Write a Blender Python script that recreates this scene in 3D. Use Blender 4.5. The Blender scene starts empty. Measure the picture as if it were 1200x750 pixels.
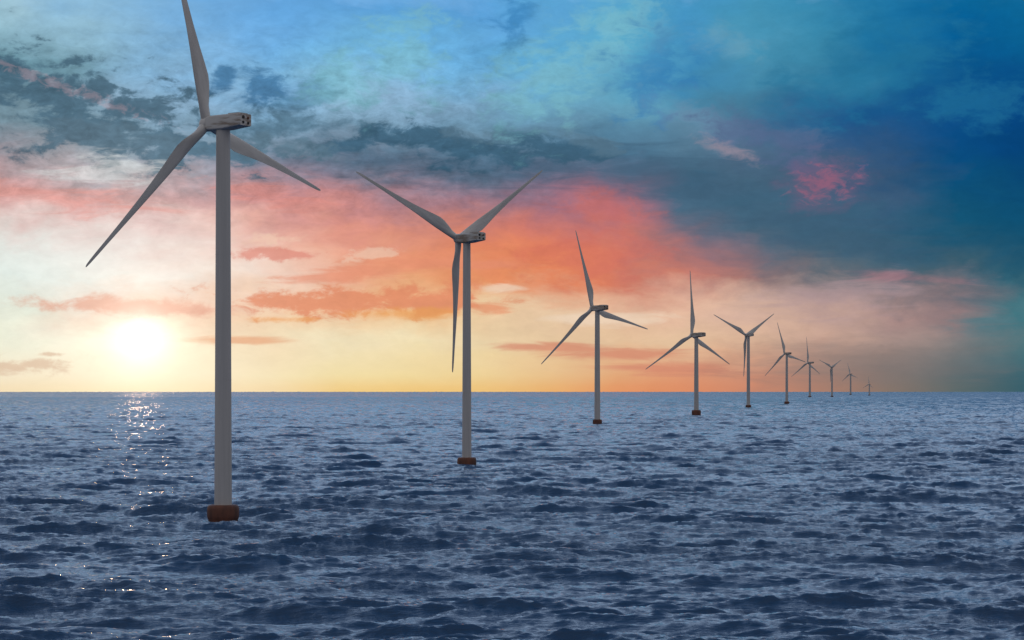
import bpy, math, random
import numpy as np
from mathutils import Vector, Matrix

R = math.radians
C = bpy.context.scene.collection
SC = bpy.context.scene

# ------------------------------------------------------------------ camera
F = 2600.0            # focal length in photo pixels (photo is 1200 x 750)
CX, HY = 600.0, 458.6  # principal column, horizon row
CAM_H = 24.0
cam = bpy.data.cameras.new('camera')
cam.sensor_width = 36.0
cam.lens = 36.0 * F / 1200.0
cam.shift_y = (HY - 375.0) / 1200.0
cam.clip_start = 0.5
cam.clip_end = 500000.0
cam_ob = bpy.data.objects.new('camera', cam)
C.objects.link(cam_ob)
cam_ob.location = (0, 0, CAM_H)
cam_ob.rotation_euler = (R(90), 0, 0)
SC.camera = cam_ob

# ------------------------------------------------------------------ exposure
SC.view_settings.view_transform = 'Standard'
SC.view_settings.look = 'None'
SC.view_settings.exposure = 0.0
SC.view_settings.gamma = 1.0
SC.view_settings.use_curve_mapping = False

# ------------------------------------------------------------------ sun
SUN_PX = (165.0, 394.0)
SUN_AZ = math.atan2(SUN_PX[0] - CX, F)                       # from +Y, positive to +X
SUN_EL = math.atan2((HY - SUN_PX[1]) * math.cos(SUN_AZ), F)
sun = bpy.data.lights.new('sun', 'SUN')
sun.energy = 0.02
sun.angle = R(1.0)        # veiled by thin cloud
sun.color = (1.0, 0.62, 0.38)
sun_ob = bpy.data.objects.new('sun', sun)
C.objects.link(sun_ob)
sd = Vector((math.sin(SUN_AZ) * math.cos(SUN_EL), math.cos(SUN_AZ) * math.cos(SUN_EL), math.sin(SUN_EL)))
sun_ob.rotation_euler = (-sd).to_track_quat('-Z', 'Y').to_euler()
sun_ob.location = (0, 0, 200)

# ------------------------------------------------------------------ world
world = bpy.data.worlds.new('World')
SC.world = world
world.use_nodes = True
nt = world.node_tree
nt.nodes.clear()
N, LK = nt.nodes, nt.links


def lin(c):
    out = []
    for v in c[:3]:
        v = v / 255.0
        out.append(v / 12.92 if v <= 0.04045 else ((v + 0.055) / 1.055) ** 2.4)
    return out


def plug(tree, sock, v):
    if isinstance(v, (int, float)):
        sock.default_value = v
    elif isinstance(v, (tuple, list)):
        if len(v) == 3 and sock.type == 'RGBA':
            sock.default_value = (*v, 1)
        else:
            sock.default_value = v
    else:
        tree.links.new(v, sock)


def M(op, a, b=None, c=None, clamp=False, tree=None):
    tree = tree or nt
    n = tree.nodes.new('ShaderNodeMath')
    n.operation = op
    n.use_clamp = clamp
    for i, v in enumerate((a, b, c)):
        if v is not None:
            plug(tree, n.inputs[i], v)
    return n.outputs[0]


def SM(x, a, b, lo=0.0, hi=1.0, kind='SMOOTHSTEP', tree=None):
    tree = tree or nt
    n = tree.nodes.new('ShaderNodeMapRange')
    n.interpolation_type = kind
    n.clamp = True
    for i, v in enumerate((x, a, b, lo, hi)):
        plug(tree, n.inputs[i], v)
    return n.outputs[0]


def MIX(fac, a, b, mode='MIX', tree=None):
    tree = tree or nt
    n = tree.nodes.new('ShaderNodeMix')
    n.data_type = 'RGBA'
    n.blend_type = mode
    plug(tree, n.inputs[0], fac)
    plug(tree, n.inputs[6], a)
    plug(tree, n.inputs[7], b)
    return n.outputs[2]


def XYZ(x, y, z=0.0, tree=None):
    tree = tree or nt
    n = tree.nodes.new('ShaderNodeCombineXYZ')
    for i, v in enumerate((x, y, z)):
        plug(tree, n.inputs[i], v)
    return n.outputs[0]


def NOISE(vec, scale, detail=5.0, rough=0.55, dist=0.0, tree=None, out=0):
    tree = tree or nt
    n = tree.nodes.new('ShaderNodeTexNoise')
    tree.links.new(vec, n.inputs['Vector'])
    n.inputs['Scale'].default_value = scale
    n.inputs['Detail'].default_value = detail
    n.inputs['Roughness'].default_value = rough
    n.inputs['Distortion'].default_value = dist
    return n.outputs[out]


# azimuth / elevation of the direction, in degrees
tc = N.new('ShaderNodeTexCoord')
sep = N.new('ShaderNodeSeparateXYZ')
LK.new(tc.outputs['Generated'], sep.inputs[0])
dx, dy, dz = sep.outputs
KS = F / 1100.0       # the cloud tables below are written for a wider view; KS stretches them
AZR = M('MULTIPLY', M('ARCTAN2', dx, dy), 180 / math.pi)
AZ = M('MULTIPLY', AZR, KS)
EL = M('MULTIPLY', M('ARCSINE', dz), 180 / math.pi * KS)
EL0 = M('MAXIMUM', EL, 0.0)

# colours of the evening sky, read at a coarse lattice (rows: height above the sea, columns: bearing)
GX = list(range(0, 1201, 100))
GY = [0, 40, 80, 120, 160, 200, 240, 280, 320, 360, 400, 440, 458]
G = [
 [(160,198,215),(135,183,216),(115,172,220),(100,165,222),(92,160,215),(88,158,215),(90,160,215),(88,165,205),(70,155,205),(65,155,195),(45,140,190),(10,110,170),(15,110,165)],
 [(130,170,185),(152,192,212),(125,178,220),(105,168,222),(105,170,217),(105,175,215),(90,155,215),(95,175,202),(70,150,200),(80,165,200),(40,135,180),(5,100,165),(10,105,160)],
 [(88,128,143),(108,148,164),(135,178,210),(118,170,210),(120,185,218),(115,178,220),(95,165,208),(95,170,200),(60,140,190),(75,155,190),(45,130,170),(10,95,155),(10,90,150)],
 [(110,136,150),(112,142,158),(145,175,200),(120,165,200),(140,178,205),(135,172,202),(110,160,192),(105,165,190),(75,140,175),(65,130,165),(30,100,155),(12,84,148),(6,74,142)],
 [(112,138,152),(110,136,150),(112,145,165),(112,146,168),(100,130,150),(88,126,150),(108,142,163),(78,120,150),(100,135,160),(80,110,145),(40,95,150),(12,84,148),(6,72,136)],
 [(185,155,158),(172,170,175),(152,157,167),(125,132,148),(115,123,143),(98,118,138),(88,113,138),(74,112,138),(60,108,138),(78,112,138),(65,92,125),(10,85,135),(10,75,125)],
 [(220,160,155),(220,165,160),(208,165,163),(202,142,142),(202,136,134),(168,126,136),(145,112,130),(190,110,120),(82,108,130),(55,105,130),(75,95,122),(20,85,120),(15,80,115)],
 [(225,232,226),(230,230,225),(236,222,215),(236,182,164),(230,154,132),(228,140,106),(222,126,98),(220,122,98),(130,108,120),(60,100,120),(48,98,120),(22,84,112),(16,78,110)],
 [(222,232,226),(234,236,228),(240,235,226),(238,208,190),(233,178,148),(232,162,114),(226,136,92),(222,124,92),(188,122,112),(116,112,118),(88,104,116),(72,98,112),(42,90,110)],
 [(225,230,215),(232,205,185),(232,185,160),(238,206,175),(236,196,156),(234,184,132),(232,206,172),(226,184,152),(228,185,160),(205,172,158),(178,148,142),(155,122,122),(75,118,128)],
 [(236,236,214),(246,240,218),(248,238,210),(240,215,180),(240,225,190),(240,222,180),(232,205,165),(225,190,155),(228,195,160),(218,178,152),(188,155,145),(130,125,125),(75,115,123)],
 [(240,228,195),(248,234,196),(250,236,198),(243,225,172),(242,222,168),(240,215,155),(236,205,150),(226,170,122),(222,152,116),(205,140,115),(150,125,115),(98,108,110),(58,98,110)],
 [(238,208,150),(246,222,160),(248,222,160),(242,206,136),(240,202,130),(240,196,120),(236,190,116),(230,152,100),(220,140,100),(200,135,110),(152,122,108),(100,108,105),(56,94,105)],
]
GA = np.array([[lin(c) for c in row] for row in G])
GA[:6, 9:] *= np.array([0.95, 0.84, 0.80])          # the stormy upper right
GA[:6, 8] *= np.array([0.97, 0.92, 0.90])
GA[11:, :4] = GA[11:, :4] * 0.55 + np.array(lin((246, 230, 206))) * 0.45


def sky_at(az, el):
    """linear colour at a bearing / height (degrees), inside the measured part of the sky"""
    a = R(az / KS)
    x = CX + F * math.tan(a)
    y = HY - F * math.tan(R(max(el, 0.02) / KS)) / math.cos(a)
    x = min(max(x, 0), 1199.9); y = min(max(y, 0), 457.9)
    i = min(int(x // 100), len(GX) - 2); u = (x - GX[i]) / 100.0
    j = max(k for k in range(len(GY) - 1) if GY[k] <= y); v = (y - GY[j]) / (GY[j + 1] - GY[j])
    return ((GA[j, i] * (1 - u) + GA[j, i + 1] * u) * (1 - v)
            + (GA[j + 1, i] * (1 - u) + GA[j + 1, i + 1] * u) * v)


# warp so that the colour borders follow cloud-like outlines
P = XYZ(M('MULTIPLY', AZ, 0.1), M('MULTIPLY', EL, 0.24))
w1 = NOISE(P, 1.9, 6, 0.6, 0.3, out=1)
w2 = NOISE(P, 0.8, 3, 0.5, 0.0, out=1)
s1 = N.new('ShaderNodeSeparateXYZ'); LK.new(w1, s1.inputs[0])
s2 = N.new('ShaderNodeSeparateXYZ'); LK.new(w2, s2.inputs[0])
lowfade = SM(EL, 0.0, 5.0, 0.12, 1.0)
AZW = M('ADD', AZ, M('MULTIPLY', M('ADD', M('SUBTRACT', s1.outputs[0], 0.5), M('SUBTRACT', s2.outputs[0], 0.5)), M('MULTIPLY', lowfade, 7.0)))
ELW = M('ADD', EL0, M('MULTIPLY', M('SUBTRACT', s1.outputs[1], 0.5), M('MULTIPLY', lowfade, 4.2)))

els = [0, 0.35, 1, 2, 3, 4, 5, 6, 7.2, 8.6, 10, 11.5, 13, 14.5, 16, 17.5, 19, 20.5, 22, 23.4]
top = [(30, np.array([.52, .78, 1.14])), (48, np.array([.74, .97, 1.34])), (75, np.array([.48, .66, .98])), (115, np.array([.20, .32, .58])), (212, np.array([.08, .15, .30]))]
azs = [KS * math.degrees(math.atan((x - CX) / F)) for x in range(0, 1201, 80)]
col = None
v_in = M('DIVIDE', M('MAXIMUM', ELW, 0.0), 90.0 * KS)
v_in = M('POWER', v_in, 0.5)
for i, az in enumerate(azs):
    rp = N.new('ShaderNodeValToRGB')
    rp.color_ramp.interpolation = 'LINEAR'
    el_ = rp.color_ramp.elements
    stops = [(e, sky_at(az, e)) for e in els] + top
    while len(el_) < len(stops):
        el_.new(0.5)
    for k, (e, c) in enumerate(stops):
        el_[k].position = math.sqrt(e / (90.0 * KS))
        el_[k].color = (*[float(q) for q in c], 1)
    LK.new(v_in, rp.inputs[0])
    if col is None:
        col = rp.outputs[0]
    else:
        col = MIX(SM(AZW, azs[i - 1], az, kind='LINEAR'), col, rp.outputs[0])


def px2dir(x, y):
    a = math.atan2(x - CX, F)
    return KS * math.degrees(a), KS * math.degrees(math.atan2((HY - y) * math.cos(a), F))


def px_len(dx_, dy_):
    return dx_ / 1100.0 * 180 / math.pi, dy_ / 1100.0 * 180 / math.pi


# shared cloud noises
PF = XYZ(M('MULTIPLY', AZ, 0.16), M('MULTIPLY', EL, 0.30), 3.7)
PS = XYZ(M('MULTIPLY', AZ, 0.12), M('MULTIPLY', EL, 0.75), 9.1)
fb_puffy = NOISE(PF, 2.9, 9, 0.62, 0.3)
fb_wisp = NOISE(PS, 1.7, 7, 0.62, 0.8)
fb_fine = NOISE(PF, 6.0, 7, 0.66, 0.6)


def cloud(base, blobs, colour, noise, opacity=1.0, amp=2.2, soft=0.35, thr=0.45):
    """patches of one cloud colour: ellipses (photo px: x, y, half width, half height, tilt deg) eaten by noise"""
    env = None
    for (x, y, rx, ry, tilt) in blobs:
        a0, e0 = px2dir(x, y)
        ra, re = px_len(rx, ry)
        ca, sa = math.cos(R(tilt)), math.sin(R(tilt))
        da = M('SUBTRACT', AZ, a0); de = M('SUBTRACT', EL, e0)
        p = M('ADD', M('MULTIPLY', da, ca / ra), M('MULTIPLY', de, sa / ra))
        q = M('ADD', M('MULTIPLY', da, -sa / re), M('MULTIPLY', de, ca / re))
        d = M('SQRT', M('ADD', M('MULTIPLY', p, p), M('MULTIPLY', q, q)))
        g = M('SUBTRACT', 1.0, d)
        env = g if env is None else M('MAXIMUM', env, g)
    m = M('ADD', env, M('MULTIPLY', M('SUBTRACT', noise, 0.5), amp * 2.0))
    m = SM(m, thr - soft, thr + soft)
    m = M('MULTIPLY', m, SM(env, -0.9, 0.0))
    m = M('MULTIPLY', m, opacity)
    return MIX(m, base, tuple(lin(colour)))


# --- individual clouds
# grey-blue bank at the left
col = cloud(col, [(90, 120, 210, 60, -14), (20, 90, 140, 44, -20), (200, 165, 200, 40, -5)], (72, 104, 124), fb_puffy, 0.88, soft=0.28)
col = cloud(col, [(310, 100, 48, 34, 0), (262, 92, 26, 22, 0)], (66, 118, 160), fb_puffy, 0.85, soft=0.25, amp=1.2)
col = cloud(col, [(372, 108, 30, 22, -20), (345, 122, 40, 14, 0)], (84, 132, 165), fb_puffy, 0.7, amp=1.5)
col = cloud(col, [(330, 150, 170, 30, 4), (250, 178, 150, 26, 0)], (82, 116, 138), fb_puffy, 0.85, soft=0.35, amp=1.5)
# the heavy dark bank across the middle and its long trail to the right
col = cloud(col, [(560, 196, 330, 34, -2), (800, 215, 260, 50, -12), (960, 270, 190, 42, -14)], (62, 92, 116), fb_wisp, 0.68, soft=0.5, amp=0.9)
col = cloud(col, [(480, 158, 95, 26, 0), (555, 176, 110, 30, -6), (650, 172, 120, 24, -8), (410, 170, 80, 18, 6)], (60, 96, 120), fb_puffy, 0.9, amp=1.3, soft=0.2)
col = cloud(col, [(560, 158, 60, 12, -10), (680, 165, 70, 12, -14)], (104, 134, 154), fb_puffy, 0.4, amp=2.2)
col = cloud(col, [(150, 165, 130, 26, -8), (330, 170, 110, 22, -4)], (94, 122, 140), fb_puffy, 0.7)
col = cloud(col, [(120, 205, 100, 16, 0), (150, 195, 60, 18, 0)], (210, 214, 214), fb_wisp, 0.6, amp=1.5)
col = cloud(col, [(70, 100, 110, 7, -18), (25, 82, 70, 5, -18)], (170, 140, 146), fb_fine, 0.35, soft=0.6, amp=3.5)
# pale veils in the high blue
col = cloud(col, [(480, 70, 60, 60, 30), (640, 90, 90, 60, 40), (720, 40, 60, 60, 0), (410, 100, 60, 40, 0)], (128, 190, 205), fb_puffy, 0.6, soft=0.5)
col = cloud(col, [(760, 90, 50, 60, 0), (600, 20, 30, 40, 0)], (48, 122, 180), fb_puffy, 0.6, soft=0.5)
col = cloud(col, [(835, 40, 30, 18, 0), (868, 55, 30, 16, -20)], (120, 168, 188), fb_puffy, 0.4, soft=0.7)
col = cloud(col, [(1010, 90, 150, 50, 20), (1130, 120, 100, 30, 0)], (36, 118, 158), fb_puffy, 0.5, soft=0.6)
# grey-mauve and red tufts on the right
col = cloud(col, [(820, 140, 70, 24, -25)], (112, 150, 178), fb_puffy, 0.55, soft=0.6)
col = cloud(col, [(900, 165, 100, 28, -18)], (86, 104, 140), fb_puffy, 0.75, soft=0.6)
col = cloud(col, [(848, 174, 44, 10, -22)], (158, 140, 152), fb_fine, 0.6, soft=0.6, amp=1.3)
col = cloud(col, [(968, 212, 60, 36, 10)], (116, 96, 126), fb_puffy, 0.6, soft=0.6, amp=1.4)
col = cloud(col, [(965, 214, 40, 22, 15)], (168, 96, 118), fb_fine, 0.5, soft=0.6, amp=2.4)
# pink and coral sheets
col = cloud(col, [(60, 232, 190, 22, -6)], (222, 156, 148), fb_wisp, 0.75, amp=1.4)
col = cloud(col, [(715, 245, 70, 20, -8), (700, 300, 100, 36, 0)], (214, 112, 100), fb_puffy, 0.35, soft=0.5)
col = cloud(col, [(300, 225, 90, 20, -10)], (218, 140, 130), fb_wisp, 0.6, soft=0.5)
col = cloud(col, [(335, 298, 80, 10, 2)], (222, 140, 124), fb_puffy, 0.8, amp=2.2, soft=0.35)
col = cloud(col, [(400, 322, 150, 12, 4), (520, 306, 120, 16, 0)], (226, 142, 112), fb_wisp, 0.7, amp=1.3)
col = cloud(col, [(380, 356, 170, 25, 0), (500, 350, 130, 22, 3)], (226, 142, 106), fb_puffy, 0.9, amp=1.6, soft=0.28)
col = cloud(col, [(470, 368, 100, 10, 0), (330, 374, 60, 6, 0)], (232, 160, 92), fb_puffy, 0.7, amp=1.2)
col = cloud(col, [(575, 360, 50, 12, 0)], (226, 146, 108), fb_wisp, 0.8, amp=1.2)
col = cloud(col, [(180, 360, 180, 14, -2)], (224, 164, 140), fb_puffy, 0.85, amp=1.2)
col = cloud(col, [(285, 399, 85, 8, -1)], (228, 172, 132), fb_wisp, 0.9, amp=0.8)
col = cloud(col, [(30, 428, 70, 12, 0), (60, 415, 40, 4, 0)], (214, 180, 152), fb_puffy, 0.7, amp=1.6)
col = cloud(col, [(640, 406, 110, 8, -2), (730, 414, 120, 12, 0), (790, 432, 110, 12, 0)], (212, 138, 112), fb_wisp, 0.8, amp=0.9)
col = cloud(col, [(440, 298, 55, 9, 0), (320, 280, 50, 8, 0)], (240, 204, 180), fb_puffy, 0.6, amp=2.4)
col = cloud(col, [(700, 374, 110, 12, 0), (585, 338, 40, 8, 0)], (236, 214, 190), fb_wisp, 0.65, amp=1.0)
col = cloud(col, [(1000, 345, 130, 26, 6)], (174, 148, 152), fb_wisp, 0.6, soft=0.6, amp=1.4)
col = cloud(col, [(1060, 325, 90, 9, -4)], (160, 108, 120), fb_wisp, 0.5, soft=0.6, amp=1.2)
col = cloud(col, [(1000, 425, 190, 34, 0)], (122, 114, 112), fb_wisp, 0.55, soft=0.7, amp=0.9)
col = cloud(col, [(1180, 370, 80, 22, 14)], (62, 120, 132), fb_wisp, 0.6, soft=0.6, amp=1.4)

# billow shading over all of it
tex = M('ADD', M('MULTIPLY', M('SUBTRACT', fb_fine, 0.5), 0.30), M('MULTIPLY', M('SUBTRACT', fb_puffy, 0.5), -0.35))
bank = M('MULTIPLY', SM(AZ, 8, -4), M('MULTIPLY', SM(EL, 9, 13), SM(EL, 24, 18)))       # rougher in the cloud bank
tex = M('MULTIPLY', tex, M('ADD', 0.7, M('MULTIPLY', bank, 2.2)))
tex = M('MULTIPLY', tex, SM(EL, 0.0, 5.0, 0.25, 1.0))
mulc = M('ADD', 1.0, tex)
col = MIX(1.0, col, XYZ(mulc, mulc, mulc), 'MULTIPLY')

# glow of the sun through the thin cloud
dot = N.new('ShaderNodeVectorMath'); dot.operation = 'DOT_PRODUCT'
LK.new(tc.outputs['Generated'], dot.inputs[0]); dot.inputs[1].default_value = sd
ang = M('MULTIPLY', M('ARCCOSINE', M('MINIMUM', dot.outputs['Value'], 1.0)), 180 / math.pi * KS)
for sig, amp_, cc in ((1.5, 0.45, (1, 0.96, 0.88)), (3.4, 0.24, (1, 0.92, 0.74)), (8.5, 0.08, (1, 0.86, 0.72))):
    g = M('MULTIPLY', M('EXPONENT', M('MULTIPLY', M('POWER', M('DIVIDE', ang, sig), 2.0), -1.0)), amp_)
    n = N.new('ShaderNodeVectorMath'); n.operation = 'SCALE'
    n.inputs[0].default_value = cc; LK.new(g, n.inputs['Scale'])
    col = MIX(1.0, col, n.outputs[0], 'ADD')

# the rest of the sky, behind the camera: Nishita dusk blue under grey cloud
sky = N.new('ShaderNodeTexSky')
sky.sky_type = 'NISHITA'
sky.sun_disc = False
sky.sun_elevation = SUN_EL
sky.sun_rotation = SUN_AZ
sky.altitude = 20
nis = N.new('ShaderNodeVectorMath'); nis.operation = 'SCALE'
LK.new(sky.outputs[0], nis.inputs[0]); nis.inputs['Scale'].default_value = 0.05
back = MIX(0.8, nis.outputs[0], tuple(lin((180, 181, 188))))
backf = SM(M('ABSOLUTE', AZR), 15.0, 60.0)
col = MIX(backf, col, back)
bg = N.new('ShaderNodeBackground'); bg.inputs['Strength'].default_value = 1.0
LK.new(col, bg.inputs['Color'])
wo = N.new('ShaderNodeOutputWorld')
LK.new(bg.outputs[0], wo.inputs['Surface'])
world.cycles.sampling_method = 'MANUAL'
world.cycles.sample_map_resolution = 1024

# ------------------------------------------------------------------ materials


def material(name):
    m = bpy.data.materials.new(name)
    m.use_nodes = True
    return m, m.node_tree, m.node_tree.nodes['Principled BSDF']


def painted(name, c1, c2, rough, streak=(6, 6, 0.5), bump=0.0, edge=(0.38, 0.72)):
    m, t, p = material(name)
    tcn = t.nodes.new('ShaderNodeTexCoord')
    mp = t.nodes.new('ShaderNodeMapping'); mp.inputs['Scale'].default_value = streak
    t.links.new(tcn.outputs['Object'], mp.inputs[0])
    oi = t.nodes.new('ShaderNodeObjectInfo')
    rv = M('MULTIPLY', oi.outputs['Random'], 40.0, tree=t)
    t.links.new(XYZ(rv, rv, rv, tree=t), mp.inputs['Location'])
    n1 = NOISE(mp.outputs[0], 1.0, 6, 0.6, tree=t)
    n2 = NOISE(mp.outputs[0], 0.25, 3, 0.5, tree=t)
    f = M('ADD', M('MULTIPLY', n1, 0.6, tree=t), M('MULTIPLY', n2, 0.5, tree=t), tree=t)
    f = SM(f, edge[0], edge[1], tree=t)
    c = MIX(f, c1, c2, tree=t)
    t.links.new(c, p.inputs['Base Color'])
    p.inputs['Roughness'].default_value = rough
    if bump:
        b = t.nodes.new('ShaderNodeBump'); b.inputs['Strength'].default_value = bump
        b.inputs['Distance'].default_value = 0.05
        t.links.new(n1, b.inputs['Height']); t.links.new(b.outputs[0], p.inputs['Normal'])
    return m


MAT_TOWER = painted('tower_paint', (0.48, 0.465, 0.46), (0.42, 0.408, 0.404), 0.45, (2.0, 2.0, 3.0))
MAT_BLADE = painted('blade_gelcoat', (0.62, 0.60, 0.58), (0.50, 0.48, 0.46), 0.40, (40, 40, 7))
MAT_NAC = painted('nacelle_panels', (0.56, 0.545, 0.53), (0.27, 0.21, 0.165), 0.5, (30, 9, 75), edge=(0.45, 0.64))
MAT_RUST = painted('rust_orange_coating', (0.16, 0.056, 0.032), (0.07, 0.028, 0.02), 0.7, (2.2, 2.2, 0.9), 0.4)
MAT_DARK = painted('dark_vent', (0.012, 0.012, 0.014), (0.02, 0.018, 0.016), 0.6)
MAT_RED = painted('reddish_vent', (0.16, 0.06, 0.035), (0.10, 0.04, 0.025), 0.6)

# photo measurements: tower foot x, waterline y, hub row, rotor radius px, rotor yaw (deg), blade phase (deg),
# tower foot width px, drum width px, drum height px
TB = [
 (261.5, 609.5, 143.5, 246.5, 56.1, -15.8, 3.0, 20.5, 37.6, 18.0, 'largest wind turbine in the foreground left, its upper blade cut by the frame'),
 (547, 547.5, 279.0, 159, 38.9, -63.9, 5.0, 11.0, 22.5, 11.5, 'second largest wind turbine, two blades raised in a V, right of the biggest one'),
 (700, 498.0, 361.0, 93.7, 35.4, -15.5, 4.6, 7.0, 11.0, 6.5, 'wind turbine third from the left, blade leaning left of vertical against the orange cloud'),
 (816, 487.0, 392.5, 75.8, 36.7, -3.0, 5.0, 5.6, 10.8, 6.5, 'wind turbine fourth from the left, one blade pointing straight up'),
 (877, 478.0, 392.6, 49.2, 28, -61.6, 2.9, 4.2, 6.8, 3.4, 'mid-distance wind turbine fifth from the left with two blades raised in a V'),
 (922, 473.5, 414.3, 37.8, 34, -14.7, 1.8, 3.3, 6.0, 3.0, 'wind turbine sixth from the left, its right blade reaching towards the seventh turbine'),
 (949, 465.6, 425.0, 30.5, 43, -3.5, 4.0, 2.6, 4.0, 1.6, 'slim wind turbine seventh from the left, one blade vertical, just before the small V-shaped one'),
 (975, 465.2, 430.2, 17.5, 22.4, -60.6, 0.5, 2.2, 3.4, 1.3, 'small dark wind turbine eighth from the left, two short blades raised in a V'),
 (996.8, 462.8, 438.3, 13.5, 28, -10, 0.0, 2.0, 2.9, 1.1, 'tiny dark wind turbine, second from the far end of the row'),
 (1018.8, 463.6, 450.3, 9.2, 30, 0, 0.3, 1.7, 2.6, 0.9, 'tiniest wind turbine at the far right end of the row near the horizon'),
]

# ------------------------------------------------------------------ the sea
rng = np.random.default_rng(11)
LP = 44.0                     # dominant wavelength
KP = 2 * math.pi / LP
WIND = R(-101)                 # travelling towards the camera, a little across


def spec(kx, ky):
    k = np.hypot(kx, ky); k[k == 0] = 1e9
    s = np.exp(-1.25 * (KP / k) ** 2) / k ** 3.9
    s *= np.where(k < KP * 0.45, 0.0, 1.0)
    th = np.arctan2(ky, kx) - WIND
    wide = np.clip((k / KP - 1.0) / 9.0, 0, 1)
    d = np.cos(th / 2) ** 2
    d2 = np.cos((th - R(24)) / 2) ** 2                 # a second, crossing sea
    s *= (1 - wide) * (0.65 * d ** 70 + 0.35 * d2 ** 70) + wide * (0.01 + 0.55 * d ** 42 + 0.45 * d2 ** 42) * 1.25
    return s


def tile(NN, L, lam_hi, lam_lo):
    dk = 2 * math.pi / L
    kk = np.fft.fftfreq(NN, 1.0 / NN) * dk
    kx, ky = np.meshgrid(kk, kk)
    k = np.hypot(kx, ky)
    band = (k >= 2 * math.pi / lam_hi) & (k < 2 * math.pi / lam_lo)
    amp = np.sqrt(spec(kx, ky)) * dk * band
    H = amp * (rng.normal(size=k.shape) + 1j * rng.normal(size=k.shape)) * NN * NN
    k[k == 0] = 1
    h = np.fft.ifft2(H).real
    X = np.fft.ifft2(1j * kx / k * H).real
    Y = np.fft.ifft2(1j * ky / k * H).real
    return [h, X, Y, L, NN]


def samp(tl, a, x, y):
    A, L, NN = tl[a], tl[3], tl[4]
    u = (x / L % 1.0) * NN; v = (y / L % 1.0) * NN
    i = np.floor(u).astype(np.int64); j = np.floor(v).astype(np.int64)
    fu = u - i; fv = v - j
    i %= NN; j %= NN; i1 = (i + 1) % NN; j1 = (j + 1) % NN
    return ((A[j, i] * (1 - fu) + A[j, i1] * fu) * (1 - fv) + (A[j1, i] * (1 - fu) + A[j1, i1] * fu) * fv)


T1 = tile(1024, 1130.0, 1e9, 11.0)
T2 = tile(1024, 331.0, 11.0, 2.4)
T3 = tile(1024, 97.0, 2.4, 0.5)
SIG = 0.56
s0 = SIG / T1[0].std()
for tl in (T1, T2, T3):
    for q in range(3):
        tl[q] = tl[q] * s0
CHOP = 0.9
BOOST2, BOOST3 = 1.1, 1.3

# polar net about the viewpoint's foot: fine over the stretch of sea in view, coarse elsewhere
rr = [0.0, 30, 55, 75, 90, 100, 106]
r = 110.0
while r < 195:
    rr.append(r); r += 0.6
while r < 9000:
    rr.append(r); r += max(0.28, r * 0.0019)
while r < 62000:
    rr.append(r); r *= 1.004
rr = np.array(rr)
ang_f = np.arange(-15, 15.0001, 0.024)
ang_c = np.concatenate([np.arange(15.08, 36, 0.085), np.arange(36.2, 60, 0.75), np.arange(60, 300, 4.0), np.arange(300, 323.9, 0.75), np.arange(324, 344.95, 0.085)])
aa = np.radians(np.concatenate([ang_f, ang_c]))
na, nr = len(aa), len(rr)
RRg, AAg = np.meshgrid(rr, aa, indexing='ij')
X0 = (RRg * np.sin(AAg)).ravel(); Y0 = (RRg * np.cos(AAg)).ravel()
rad = RRg.ravel()
h1, x1, y1 = (samp(T1, q, X0, Y0) for q in range(3))
h2, x2, y2 = (samp(T2, q, X0, Y0) for q in range(3))
h3, x3, y3 = (samp(T3, q, X0, Y0) for q in range(3))
fine = (np.abs(((np.degrees(AAg) + 180) % 360) - 180) < 36.1).ravel()
f2 = np.clip((6000 - rad) / 4000, 0, 1) * fine * BOOST2
f3 = np.clip((1300 - rad) / 700, 0, 1) * fine * BOOST3
f1 = np.clip(rad / 6000.0, 1, 12)          # far out the net is coarser: keep its facets as steep
mod = 0.75 + 0.5 * np.clip(h1 / SIG * 0.35 + 0.5, 0, 1.3)      # short waves ride on the crests
HZ = h1 * f1 + h2 * f2 * mod + h3 * f3 * mod
XX = X0 + CHOP * (x1 * f1 + x2 * f2 * 0.7 + x3 * f3 * 0.4)
YY = Y0 + CHOP * (y1 * f1 + y2 * f2 * 0.7 + y3 * f3 * 0.4)
# crests sharpen where the chop folds the surface together
g = YY.reshape(nr, na); jac = np.ones_like(g)
jac[1:-1] = (g[2:] - g[:-2]) / np.maximum((Y0.reshape(nr, na)[2:] - Y0.reshape(nr, na)[:-2]), 1e-3)
foam = np.clip((0.42 - jac) / 0.5, 0, 1).ravel() * fine * (rad < 3000)
foam = foam * np.clip((HZ - 0.15) / 0.5, 0, 1)
for tb in TB[:6]:                                   # wash breaking round the drums
    D_ = F * CAM_H / (tb[1] - HY); s_ = D_ / F; fr_ = tb[8] / 2 * s_
    d_ = np.hypot(XX - (tb[0] - CX) * s_, YY - D_) / fr_
    foam = np.maximum(foam, 0.8 * np.clip(1.9 - d_, 0, 0.8) / 0.8)

verts = np.stack([XX, YY, HZ], axis=1).astype(np.float32)
ii = np.arange(nr - 1)[:, None] * na; jj = np.arange(na)[None, :]
jn = (jj + 1) % na
quads = np.stack([ii + jj, ii + na + jj, ii + na + jn, ii + jn], axis=2).reshape(-1, 4)
me = bpy.data.meshes.new('sea')
nv, nf = len(verts), len(quads)
me.vertices.add(nv); me.vertices.foreach_set('co', verts.ravel())
me.loops.add(nf * 4); me.loops.foreach_set('vertex_index', quads[:, ::-1].ravel().astype(np.int32))
me.polygons.add(nf)
me.polygons.foreach_set('loop_start', np.arange(0, nf * 4, 4, dtype=np.int32))
me.polygons.foreach_set('use_smooth', np.ones(nf, dtype=bool))
me.update(calc_edges=True)
at = me.attributes.new('foam', 'FLOAT', 'POINT'); at.data.foreach_set('value', foam.astype(np.float32))
sea = bpy.data.objects.new('sea', me)
C.objects.link(sea)
sea['kind'] = 'structure'
zs = me.polygons[nf // 2].normal.z
if zs < 0:
    me.flip_normals()

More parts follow.
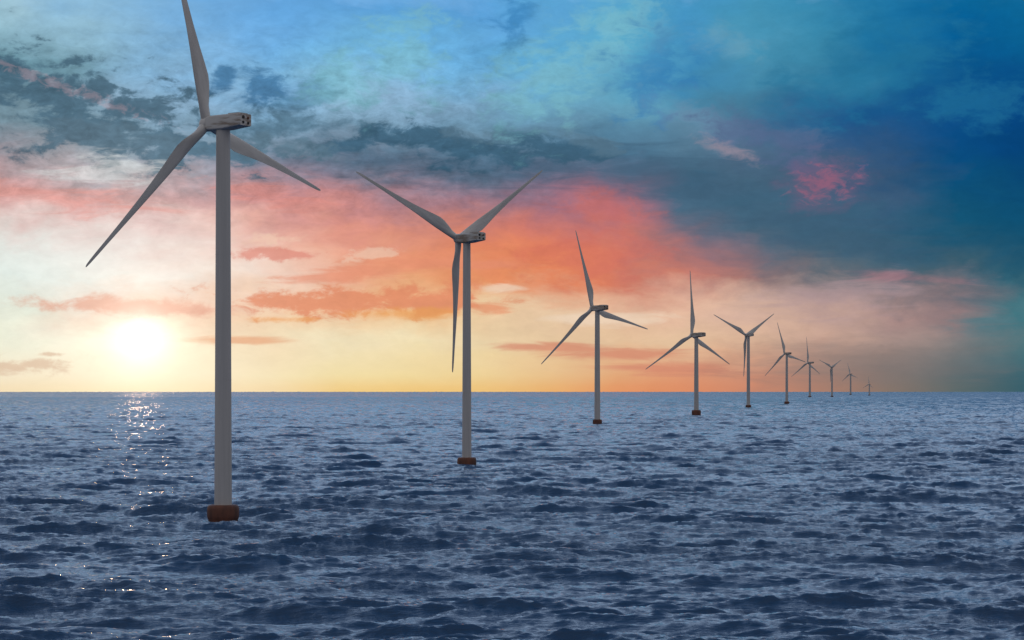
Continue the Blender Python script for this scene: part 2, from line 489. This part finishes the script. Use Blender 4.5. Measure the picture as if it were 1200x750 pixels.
m, t, p = material('sea_water')
geo = t.nodes.new('ShaderNodeNewGeometry')
mp = t.nodes.new('ShaderNodeMapping'); mp.inputs['Scale'].default_value = (0.30, 1.0, 1.0)
mp.inputs['Rotation'].default_value = (0, 0, R(8))
t.links.new(geo.outputs['Position'], mp.inputs[0])
na1 = NOISE(mp.outputs[0], 1.9, 4, 0.62, 0.5, tree=t)
na2 = NOISE(mp.outputs[0], 0.42, 4, 0.55, 0.4, tree=t)
na3 = NOISE(mp.outputs[0], 0.075, 3, 0.5, 0.2, tree=t)
ln = t.nodes.new('ShaderNodeVectorMath'); ln.operation = 'LENGTH'
t.links.new(geo.outputs['Position'], ln.inputs[0])
far2 = SM(ln.outputs['Value'], 500, 4000, 0.2, 1.0, tree=t)
far3 = SM(ln.outputs['Value'], 4000, 12000, 0.0, 1.0, tree=t)
a1 = M('MULTIPLY', na1, 0.20, tree=t)
a2 = M('MULTIPLY', M('MULTIPLY', na2, 0.50, tree=t), far2, tree=t)
a3 = M('MULTIPLY', M('MULTIPLY', na3, 2.6, tree=t), far3, tree=t)
hgt = M('ADD', M('ADD', a1, a2, tree=t), a3, tree=t)
# gusts: bands of rougher and smoother water
mg = t.nodes.new('ShaderNodeMapping'); mg.inputs['Scale'].default_value = (0.35, 1.0, 1.0); mg.inputs['Rotation'].default_value = (0, 0, R(-6))
t.links.new(geo.outputs['Position'], mg.inputs[0])
gust = M('ADD', NOISE(mg.outputs[0], 0.018, 3, 0.6, 0.5, tree=t), NOISE(mg.outputs[0], 0.0035, 3, 0.6, 0.3, tree=t), tree=t)
gust = SM(gust, 0.80, 1.2, 0.45, 1.6, tree=t)
hgt = M('MULTIPLY', hgt, gust, tree=t)
bp = t.nodes.new('ShaderNodeBump'); bp.inputs['Strength'].default_value = 1.0; bp.inputs['Distance'].default_value = 1.0
t.links.new(hgt, bp.inputs['Height']); t.links.new(bp.outputs[0], p.inputs['Normal'])
fa = t.nodes.new('ShaderNodeAttribute'); fa.attribute_name = 'foam'
fn = NOISE(mp.outputs[0], 3.0, 5, 0.7, 0.6, tree=t)
ff = M('MULTIPLY', fa.outputs['Fac'], SM(fn, 0.52, 0.66, tree=t), tree=t)
bc = MIX(ff, (0.012, 0.054, 0.132), (0.55, 0.58, 0.62), tree=t)
t.links.new(bc, p.inputs['Base Color'])
t.links.new(M('ADD', SM(ff, 0, 1, 0.08, 0.5, tree=t), SM(ln.outputs['Value'], 1500, 9000, 0.0, 0.12, tree=t), tree=t), p.inputs['Roughness'])
p.inputs['IOR'].default_value = 1.33
me.materials.append(m)

# ------------------------------------------------------------------ wind turbine


def mesh_obj(name, vs, fs, mat, parent=None, smooth=True, autosmooth=None):
    d = bpy.data.meshes.new(name)
    d.from_pydata([tuple(v) for v in vs], [], fs)
    d.update()
    for pl in d.polygons:
        pl.use_smooth = smooth
    if autosmooth is not None:
        d.set_sharp_from_angle(angle=R(autosmooth))
    d.materials.append(mat)
    o = bpy.data.objects.new(name, d)
    C.objects.link(o)
    if parent:
        o.parent = parent
    return o


def loft(rings, closed=True, cap=True):
    vs, fs = [], []
    n = len(rings[0])
    for rg in rings:
        vs += rg
    for i in range(len(rings) - 1):
        for j in range(n):
            k = (j + 1) % n
            fs.append((i * n + j, i * n + k, (i + 1) * n + k, (i + 1) * n + j))
    if cap:
        fs.append(tuple(range(n - 1, -1, -1)))
        fs.append(tuple((len(rings) - 1) * n + j for j in range(n)))
    return vs, fs


def lathe(profile, axis='Z', n=48, off=(0, 0, 0)):
    rings = []
    for (rad_, h) in profile:
        rg = []
        for j in range(n):
            a = 2 * math.pi * j / n
            if axis == 'Z':
                rg.append((off[0] + rad_ * math.cos(a), off[1] + rad_ * math.sin(a), off[2] + h))
            else:       # along Y
                rg.append((off[0] + rad_ * math.cos(a), off[1] + h, off[2] - rad_ * math.sin(a)))
        rings.append(rg)
    return loft(rings)


# Everything is modelled for a rotor radius of 1; rotor axis = local +Y (upwind), nacelle tail = -Y.
# local origin of head parts = centre of the rotor.
OVER = 0.105          # rotor plane to tower axis


def blade_mesh():
    # r, chord, thickness ratio, twist(deg), prebend(+Y), centre of chord offset (towards trailing)
    st = [(0.018, .047, 1.0, 0, 0, 0), (0.05, .047, 1.0, 4, 0.0, 0.0), (0.085, .052, .82, 12, .001, .002),
          (0.13, .069, .55, 15, .002, .009), (0.18, .086, .38, 13.5, .004, .016), (0.225, .092, .31, 12, .006, .0185),
          (0.28, .084, .27, 10, .009, .0165), (0.36, .069, .24, 7.5, .014, .0125), (0.46, .054, .21, 5, .021, .009),
          (0.58, .041, .19, 3, .031, .006), (0.70, .031, .18, 1.5, .042, .004), (0.82, .0235, .17, 0.5, .053, .0026),
          (0.92, .0195, .16, 0, .062, .0017), (0.965, .016, .16, 0, .066, .0012), (0.988, .012, .16, 0, .0685, .0005),
          (1.0, .006, .2, 0, .07, -.001)]
    rings = []
    n = 28
    for (rz, ch, tk, tw, pb, off) in st:
        ch = ch * (1 - 0.08 * min(max((rz - .08) / .1, 0), 1))
        rg = []
        for j in range(n):
            a = 2 * math.pi * j / n
            x = math.cos(a) * 0.5                      # -.5 leading .. +.5 trailing
            s = (x + 0.5)
            circ = 0.5 * abs(math.sin(a))
            foil = 1.45 * (0.2969 * math.sqrt(max(s, 0)) - 0.126 * s - 0.3516 * s * s + 0.2843 * s ** 3 - 0.1015 * s ** 4) * 1.72
            w = min(max((tk - 0.38) / 0.62, 0), 1)
            y = (circ * w + foil * (1 - w)) * tk * (1 if math.sin(a) >= 0 else -1)
            px, py = x * ch, y * ch
            c_, s_ = math.cos(R(-tw)), math.sin(R(-tw))
            rg.append((off + px * c_ - py * s_, pb + px * s_ + py * c_, rz))
        rings.append(rg)
    return loft(rings)


def rounded_rect(w, h, cx, cz, y, rad_, k=4):
    pts = []
    for (sx, sz, a0) in ((1, 1, 0), (-1, 1, 90), (-1, -1, 180), (1, -1, 270)):
        for q in range(k + 1):
            a = R(a0 + 90 * q / k)
            pts.append((cx + sx * (w / 2 - rad_) + rad_ * math.cos(a), y, cz + sz * (h / 2 - rad_) + rad_ * math.sin(a)))
    return pts


def nacelle_mesh():
    # y, width, z top, z bottom, corner radius
    sec = [(-0.020, .052, .024, -.026, .012), (-0.026, .064, .031, -.034, .012), (-0.045, .072, .0345, -.038, .010),
           (-0.090, .075, .0355, -.0395, .009), (-0.125, .075, .0355, -.0385, .008), (-0.165, .075, .0355, -.033, .007),
           (-0.215, .073, .0355, -.0275, .007), (-0.222, .070, .034, -.026, .006)]
    rings = [rounded_rect(w * 1.15, (zt - zb) * .93, 0, (zt + zb) / 2, -0.02 + (y + 0.02) * 1.28, rd) for (y, w, zt, zb, rd) in sec]
    return loft(rings)


def box(cx, cy, cz, sx, sy, sz):
    vs = [(cx + a * sx / 2, cy + b * sy / 2, cz + c * sz / 2) for a in (-1, 1) for b in (-1, 1) for c in (-1, 1)]
    fs = [(0, 1, 3, 2), (4, 6, 7, 5), (0, 4, 5, 1), (2, 3, 7, 6), (0, 2, 6, 4), (1, 5, 7, 3)]
    return vs, fs


def merge(*parts):
    V_, F_ = [], []
    for vs, fs in parts:
        o = len(V_); V_ += list(vs); F_ += [tuple(i + o for i in f) for f in fs]
    return V_, F_


def make_turbine():
    root = bpy.data.objects.new('offshore_wind_turbine', None)
    C.objects.link(root)
    # tower: unit height, unit base radius; scaled per turbine
    prof = [(1.0, 0.0)]
    for k in range(1, 25):
        z = k / 24
        rz = 1.0 - 0.20 * z
        if k in (8, 16):           # bolted section joints
            prof += [(rz, z - .0012), (rz * 1.012, z - .0010), (rz * 1.012, z + .0010), (rz, z + .0012)]
        else:
            prof.append((rz, z))
    vs, fs = lathe(prof, n=56)
    mesh_obj('tower', vs, fs, MAT_TOWER, root, autosmooth=40)
    # foundation: rounded drum, unit radius, unit height
    vs, fs = lathe([(0.90, -1.2), (0.92, 0.02), (0.955, 0.10), (0.985, 0.2), (1.0, 0.34), (1.0, 0.66), (0.985, 0.8), (0.955, 0.9), (0.90, 0.97), (0.84, 1.0), (0.3, 1.0)], n=56)
    mesh_obj('foundation', vs, fs, MAT_RUST, root, autosmooth=40)
    nc = mesh_obj('nacelle', *nacelle_mesh(), MAT_NAC, root, autosmooth=35)
    for (vx, vz, sz_, mt) in ((-.018, .015, .016, MAT_DARK), (.017, .013, .013, MAT_RED), (-.018, -.009, .012, MAT_DARK), (.017, -.011, .013, MAT_DARK)):
        vs, fs = lathe([(sz_ / 2 * .2, -.283), (sz_ / 2, -.2825), (sz_ / 2, -.276)], axis='Y', n=20, off=(vx, 0, vz))
        mesh_obj('vent', vs, fs, mt, nc, autosmooth=40)
    mesh_obj('cooler', *merge(box(0, -.225, .0345, .066, .075, .005)), MAT_NAC, nc, smooth=False)
    vs, fs = lathe([(0.0015, .036), (.010, .034), (.019, .028), (.027, .016), (.031, .004), (.031, -.014), (.028, -.020), (.020, -.021)], axis='Y', n=40)
    vs = [(x * 1.2, y, z * 1.2) for x, y, z in vs]
    mesh_obj('hub', vs, fs, MAT_BLADE, root, autosmooth=50)
    bv, bf = blade_mesh()
    for k in range(3):
        mesh_obj('blade', bv, bf, MAT_BLADE, root, autosmooth=60)
    return root


def copy_tree(o, parent=None):
    c = o.copy(); C.objects.link(c); c.parent = parent
    for ch in o.children:
        copy_tree(ch, c)
    return c


proto = make_turbine()
roots = [proto] + [copy_tree(proto) for _ in TB[1:]]
for root, (tx, wy, hy, rp_, yaw, ph, tilt, tw, fw, fh, lab) in zip(roots, TB):
    D = F * CAM_H / (wy - HY)
    s = D / F                       # metres per photo pixel at that distance
    X = (tx - CX) * s
    root.location = (X, D, 0)
    root.rotation_euler = (0, 0, R(yaw))
    root['label'] = lab
    root['category'] = 'wind turbine'
    root['group'] = 'wind turbines standing in a row in the sea'
    Rm = rp_ * s
    hz = CAM_H + (HY - hy) * s
    fr, fhm = fw / 2 * s, fh * s
    cw = 1.0 if rp_ > 60 else (1.2 if rp_ > 20 else 1.7)      # the small machines carry stouter blades
    blades = []
    for ch in root.children:
        nm = ch.name.split('.')[0]
        if nm == 'tower':
            ch.location = (0, 0, fhm * 0.98)
            ch.scale = (tw / 2 * s, tw / 2 * s, hz - fhm * 0.98 - 0.030 * Rm)
        elif nm == 'foundation':
            ch.scale = (fr, fr, fhm)
        elif nm in ('nacelle', 'hub'):
            ch.location = (0, OVER * Rm, hz); ch.scale = (Rm,) * 3
            if nm == 'nacelle' and rp_ > 200:
                ch.scale = (Rm, Rm * 0.88, Rm)
            if nm == 'hub':
                ch.rotation_euler = (R(tilt), 0, 0)
        elif nm == 'blade':
            blades.append(ch)
    for k, b in enumerate(blades):
        a = R(ph + 120 * k)
        # +x of the unit blade is the trailing side (right, seen from behind, for a raised blade)
        mtx = Matrix.Translation((0, OVER * Rm, hz)) @ Matrix.Rotation(R(tilt), 4, 'X') @ Matrix.Rotation(a, 4, 'Y') @ Matrix.Diagonal((Rm * cw, Rm * cw, Rm, 1))
        b.matrix_local = mtx
